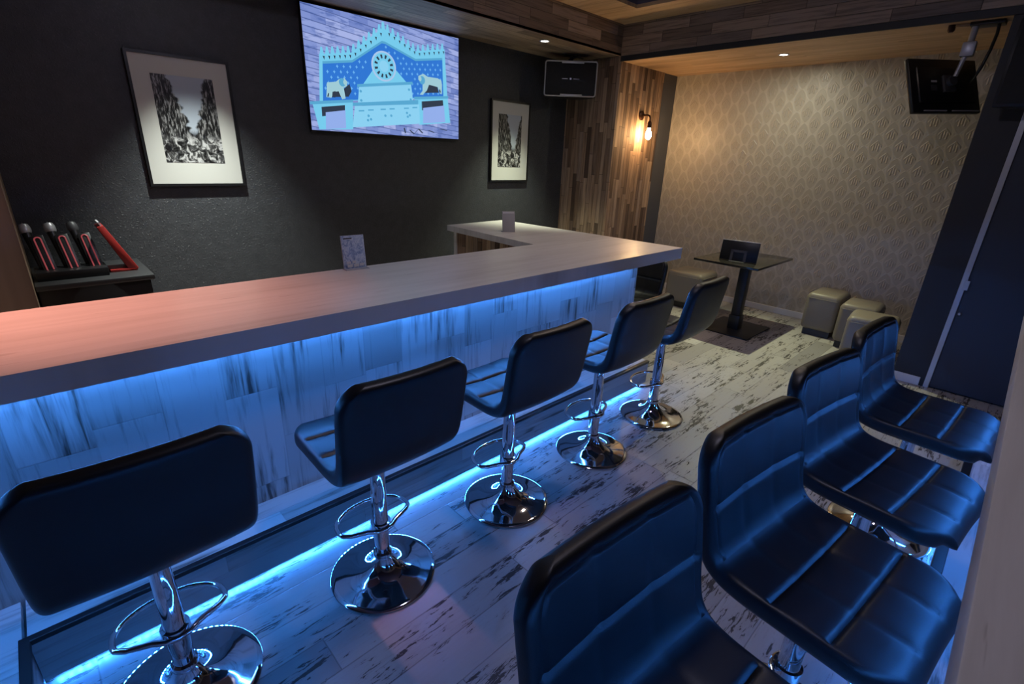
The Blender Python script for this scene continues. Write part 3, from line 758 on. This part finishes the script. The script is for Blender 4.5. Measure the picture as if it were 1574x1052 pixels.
flat('picture_manes', [disc(.193, .425, .020, .036, 10), disc(.716, .545, .022, .040, 10)], M['s_shade'], 7)
flat('picture_faces', [disc(.208, .428, .010, .022, 10), disc(.701, .556, .011, .024, 10)], M['s_lion'], 8)
flat('picture_legs', [[(.128, .29), (.132, .335), (.15, .345), (.146, .29)], [(.10, .29), (.106, .32), (.112, .32), (.108, .29)], [(.765, .455), (.772, .50), (.80, .505), (.815, .46)], [(.850, .447), (.842, .47), (.848, .49), (.856, .46)]], M['s_dark'], 7)
dots = [disc(u, v, .008, .012, 8) for u, v in ((.34, .16), (.355, .13), (.335, .12), (.60, .22), (.62, .20), (.605, .185), (.45, .175), (.49, .18), (.30, .37), (.30, .29), (.62, .44), (.63, .35))]
dots += [[(a, b), (a + .035, b + .006), (a + .035, b + .018), (a, b + .012)] for a, b in ((.28, .19), (.34, .205), (.42, .222), (.48, .235), (.58, .255), (.64, .27))]
flat('picture_plinth_marks', dots, M['s_shade'], 7)
sig = [(0.578, 0.072), (0.586, 0.023), (0.618, 0.054), (0.649, 0.021), (0.682, 0.074), (0.713, 0.034), (0.758, 0.066), (0.802, 0.048), (0.848, 0.089), (0.905, 0.079)]
sg = []
for a, b in zip(sig, sig[1:]): sg.append([(a[0] - .004, a[1]), (a[0] + .004, a[1] + .006), (b[0] + .004, b[1] + .006), (b[0] - .004, b[1])])
flat('picture_handwriting', sg, M['s_dark'], 2)
obj('screen_picture', TVB, TVM, tv, smooth=False)
obj('standby_light', boxes(((-.003, .28, -.010), (.0, .30, -.006))), M['silver'], tv, smooth=False)

# ------------------------------------------------------------------ loudspeakers
def speaker(loc, rz, w, h, d, label, logo=True):
    s = thing('loudspeaker', label, 'speaker', loc, math.radians(rz))
    bm = bmesh.new(); add_prism(bm, [(0, -w / 2), (0, w / 2), (-d * .75, w / 2 * .72), (-d, w / 2 * .5), (-d, -w / 2 * .5), (-d * .75, -w / 2 * .72)], -h / 2, h / 2, bevel=.008)
    obj('cabinet', bm, M['black'], s)
    obj('grille', boxes(((.001, -w / 2 + .02, -h / 2 + .02), (.008, w / 2 - .02, h / 2 - .02)), bevel=.003), M['grill'], s)
    bm = bmesh.new(); pts = []
    for cx_, cz_, a0 in ((w / 2 - .03, h / 2 - .03, 0), (-w / 2 + .03, h / 2 - .03, 90), (-w / 2 + .03, -h / 2 + .03, 180), (w / 2 - .03, -h / 2 + .03, 270)):
        for k in range(5):
            a = math.radians(a0 + 22.5 * k); pts.append((.006, cx_ + .022 * math.cos(a), cz_ + .022 * math.sin(a)))
    add_tube(bm, pts, .007, 8, True)
    if logo: obj('front_rim', bm, M['silver'], s, label='grey front rim')
    if logo:
        obj('accent_bar', boxes(((.006, -.10, h / 2 - .028), (.014, .13, h / 2 - .006)), bevel=.003), M['silver'], s, label='silver accent bar')
        obj('accent_bar', boxes(((.006, -.10, -h / 2 + .006), (.014, .13, -h / 2 + .026)), bevel=.003), M['silver'], s, label='silver accent bar')
        bm = bmesh.new(); add_lathe(bm, [(0, .008), (.009, .008), (.009, .0105), (0, .0105)], 16, Matrix.Rotation(PI / 2, 4, 'Y'))
        add_box(bm, (.008, -.09, -.002), (.0088, -.03, .002)); add_box(bm, (.008, .03, -.002), (.0088, .09, .002)); obj('emblem', bm, M['silver'], s)
    return s
s = speaker((-3.78, 4.42, 2.375), -47, .55, .34, .26, 'black loudspeaker hanging in the corner beside the wooden pillar')
bm = bmesh.new(); add_tube(bm, [(-.12, 0, .17), (-.12, 0, .235)], .018, 12); add_box(bm, (-.17, -.07, .232), (-.07, .07, .244)); add_tube(bm, [(-.12, -.03, .19), (-.06, .05, .215), (-.12, .12, .21)], .008, 8)
obj('ceiling_bracket', bm, M['black'], s)
s = speaker((-.13, 4.66, 2.26), -90, .56, .50, .19, 'black loudspeaker high on the black wall above the sliding door', False)
obj('wall_bracket', boxes(((-.215, -.06, -.06), (-.19, .06, .06))), M['black'], s, smooth=False)

# ------------------------------------------------------------------ ceiling monitor
mo = thing('ceiling_monitor', 'black monitor seen from behind, hung from the alcove ceiling', 'monitor', (-.64, 5.02, ZA))
wd, hd = .609, .39
mm = Matrix.Translation((-.089, -.02, -.383)) @ Matrix.Rotation(1.0296, 4, 'Z') @ Matrix.Rotation(-.0501, 4, 'Y') @ Matrix.Rotation(-.3899, 4, 'X')
bm = bmesh.new(); add_box(bm, (-wd / 2, 0, -hd / 2), (wd / 2, .03, hd / 2), mm, bevel=.006); add_box(bm, (-wd / 2 + .05, -.018, -.13), (wd / 2 - .05, .002, .13), mm, bevel=.01); obj('monitor_back', bm, M['black'], mo)
bm = bmesh.new(); add_box(bm, (-.05, -.035, -.06), (.05, -.018, .06), mm, bevel=.003); add_lathe(bm, [(0, 0), (.035, 0), (.035, .03), (0, .03)], 24, mm @ Matrix.Translation((.0, -.03, .01)) @ Matrix.Rotation(PI / 2, 4, 'X')); obj('mount_plate', bm, M['darkgrey'], mo, label='grey mounting plate')
bm = bmesh.new(); add_box(bm, (-.145, -.0195, .015), (-.095, -.018, .028), mm); obj('white_sticker', bm, M['paper'], mo, smooth=False, label='small white sticker')
bm = bmesh.new(); add_box(bm, (-.15, -.0195, -.045), (-.10, -.018, -.005), mm); obj('rating_label', bm, M['darkgrey'], mo, smooth=False)
bm = bmesh.new(); add_box(bm, (-wd / 2 + .09, -.006, -.186), (-.01, .002, -.178), mm); add_box(bm, (.04, -.006, -.186), (wd / 2 - .02, .002, -.178), mm); obj('bottom_rim', bm, M['silver'], mo, smooth=False, label='silver lower rim')
hp = mm @ Vector((.0, -.07, .03))
bm = bmesh.new(); add_tube(bm, [(-.02, -.02, 0), (-.02, -.05, -.17)], .020, 16); add_tube(bm, [(-.02, -.05, -.17), hp], .014, 12); obj('pole', bm, M['silver'], mo, label='silver pole')
bm = bmesh.new(); add_box(bm, (-.055, -.085, -.21), (.02, -.02, -.12), bevel=.008); obj('pole_joint', bm, M['silver'], mo, label='silver joint')
bm = bmesh.new(); add_box(bm, (-.05, -.07, -.022), (.13, .06, 0), bevel=.003); obj('ceiling_plate', bm, M['black'], mo)
bm = bmesh.new()
q = [Vector((.10, -.02, -.02)), Vector((.105, -.03, -.08)), Vector((.10, -.05, -.18)), Vector((.085, -.07, -.28)), Vector((.06, -.04, -.345)), Vector((.03, .02, -.37))]
add_tube(bm, q, .010, 10); obj('cable', bm, M['black'], mo)
sp = thing('ceiling_hook', 'small dark bracket on the alcove ceiling near the monitor', 'bracket', (-.79, 4.985, ZA))
bm = bmesh.new(); add_lathe(bm, [(0, 0), (.022, 0), (.022, -.035), (.014, -.045), (0, -.045)], 20); obj('socket', bm, M['bronze'], sp)
bm = bmesh.new(); add_prism(bm, [(.02, -.02), (.14, .02), (.14, .07)], -.018, -.002, bevel=.002); obj('wooden_flap', bm, M['lightwood'], sp)

# ------------------------------------------------------------------ lamps
def spot(parent, loc, energy, color, size=100., blend=.6, r=.03, aim=None):
    if size:
        d = bpy.data.lights.new('spot_lamp', 'SPOT'); d.spot_size = math.radians(size); d.spot_blend = blend; d.shadow_soft_size = r
    else:                                            # open lamp: plain cosine spread
        d = bpy.data.lights.new('disc_lamp', 'AREA'); d.shape = 'DISK'; d.size = .06
    d.energy = energy; d.color = color
    o = bpy.data.objects.new('spot_lamp', d); COL.objects.link(o); o.location = loc
    if aim is not None:
        o.rotation_euler = Vector(aim).to_track_quat('-Z', 'Y').to_euler()
    if parent: o.parent = parent
    return o
def downlight(x, y, z, energy, color, label, size=100., blend=.6, r=.025, aim=None):
    t = thing('downlight', label, 'ceiling light', (x, y, z), 0, 'recessed downlights')
    bm = bmesh.new(); add_lathe(bm, [(.034, 0), (.034, -.004), (.045, -.006), (.050, -.003), (.050, 0), (.034, 0)], 32); obj('ring', bm, M['whitetrim'], t)
    bm = bmesh.new(); add_lathe(bm, [(0, -.002), (.034, -.002), (.034, -.001), (0, -.001)], 32); obj('lens', bm, M['lampdisc'], t)
    spot(t, (0, 0, -.012), energy, color, size, blend, r, aim)
    return t
WARM = (1., .80, .55); GREENW = (.95, 1., .70); 
downlight(-3.66, 3.87, ZS, 210, (.93, 1., .74), 'downlight in the wooden soffit beside the corner loudspeaker', 72, 1.)
al = downlight(-2.05, 5.40, ZA, 6.5, (1., .96, .74), 'downlight in the honey coloured alcove ceiling', 0)
spot(al, (0, 0, -.014), 190, (.97, 1., .60), 70, 1., .02, (.20, -.34, -1))
downlight(-3.68, .95, ZS, 300, (.92, .98, .90), 'downlight in the soffit above the left picture', 72, 1.)
downlight(-2.9, -.9, 3.1, 340, (1., .38, .27), 'reddish downlight in the raised ceiling above the near end of the bar', 42, 1., .03, (.45, 1.0, -2.1))
dl = thing('added_dome_light', 'added round opal ceiling lamp above the aisle, unseen fill light', 'ceiling light', (-1.0, 1.4, 3.1))  # invented lamp, out of view, added to brighten beams, counters and floor
bm = bmesh.new(); add_lathe(bm, [(.15, 0), (.16, -.01), (.16, -.03), (.14, -.035), (.14, 0)], 40); obj('lamp_base', bm, M['whitetrim'], dl)
bm = bmesh.new(); add_lathe(bm, [(.14, -.03), (.135, -.07), (.11, -.11), (.06, -.135), (0, -.142)], 40); obj('lamp_glass', bm, M['added_dome'], dl)
downlight(-1.9, 3.4, 3.1, 60, (1., .80, .70), 'added unseen ceiling downlight above the far end of the bar', 150, .9, .10)  # unseen downlight added as extra fill from the raised ceiling

sc = thing('wall_lamp', 'dark bronze wall lamp with a bare warm bulb on the wooden pillar', 'lamp', (XC, 5.36, 2.09))
bm = bmesh.new(); add_lathe(bm, [(0, 0), (.05, 0), (.05, .012), (.032, .024), (0, .026)], 32, Matrix.Rotation(PI / 2, 4, 'Y')); obj('backplate', bm, M['bronze'], sc)
bm = bmesh.new(); add_tube(bm, [(.02, 0, 0), (.095, 0, .0), (.114, 0, -.008), (.124, 0, -.026), (.125, 0, -.07)], .010, 12); obj('arm', bm, M['bronze'], sc)
bm = bmesh.new(); add_lathe(bm, [(0, -.06), (.014, -.06), (.022, -.075), (.026, -.115), (.024, -.135), (0, -.135)], 24, Matrix.Translation((.125, 0, 0))); obj('socket', bm, M['bronze'], sc)
bm = bmesh.new(); add_lathe(bm, [(0, -.130), (.013, -.132), (.017, -.15), (.028, -.18), (.034, -.21), (.031, -.235), (.018, -.252), (0, -.257)], 28, Matrix.Translation((.125, 0, 0))); obj('bulb', bm, M['bulb'], sc, label='glowing warm bulb')

# ------------------------------------------------------------------ world and view
w = bpy.data.worlds.new('world'); scene.world = w; w.use_nodes = True
bg = w.node_tree.nodes.get('Background') or w.node_tree.nodes.new('ShaderNodeBackground')
bg.inputs[0].default_value = (.02, .02, .03, 1); bg.inputs[1].default_value = .2
vs = scene.view_settings; vs.view_transform = 'Standard'; vs.look = 'None'; vs.gamma = 1.; vs.use_curve_mapping = False; vs.exposure = .22
scene.cycles.use_denoising = True
scene.cycles.max_bounces = 8; scene.cycles.sample_clamp_indirect = 4.
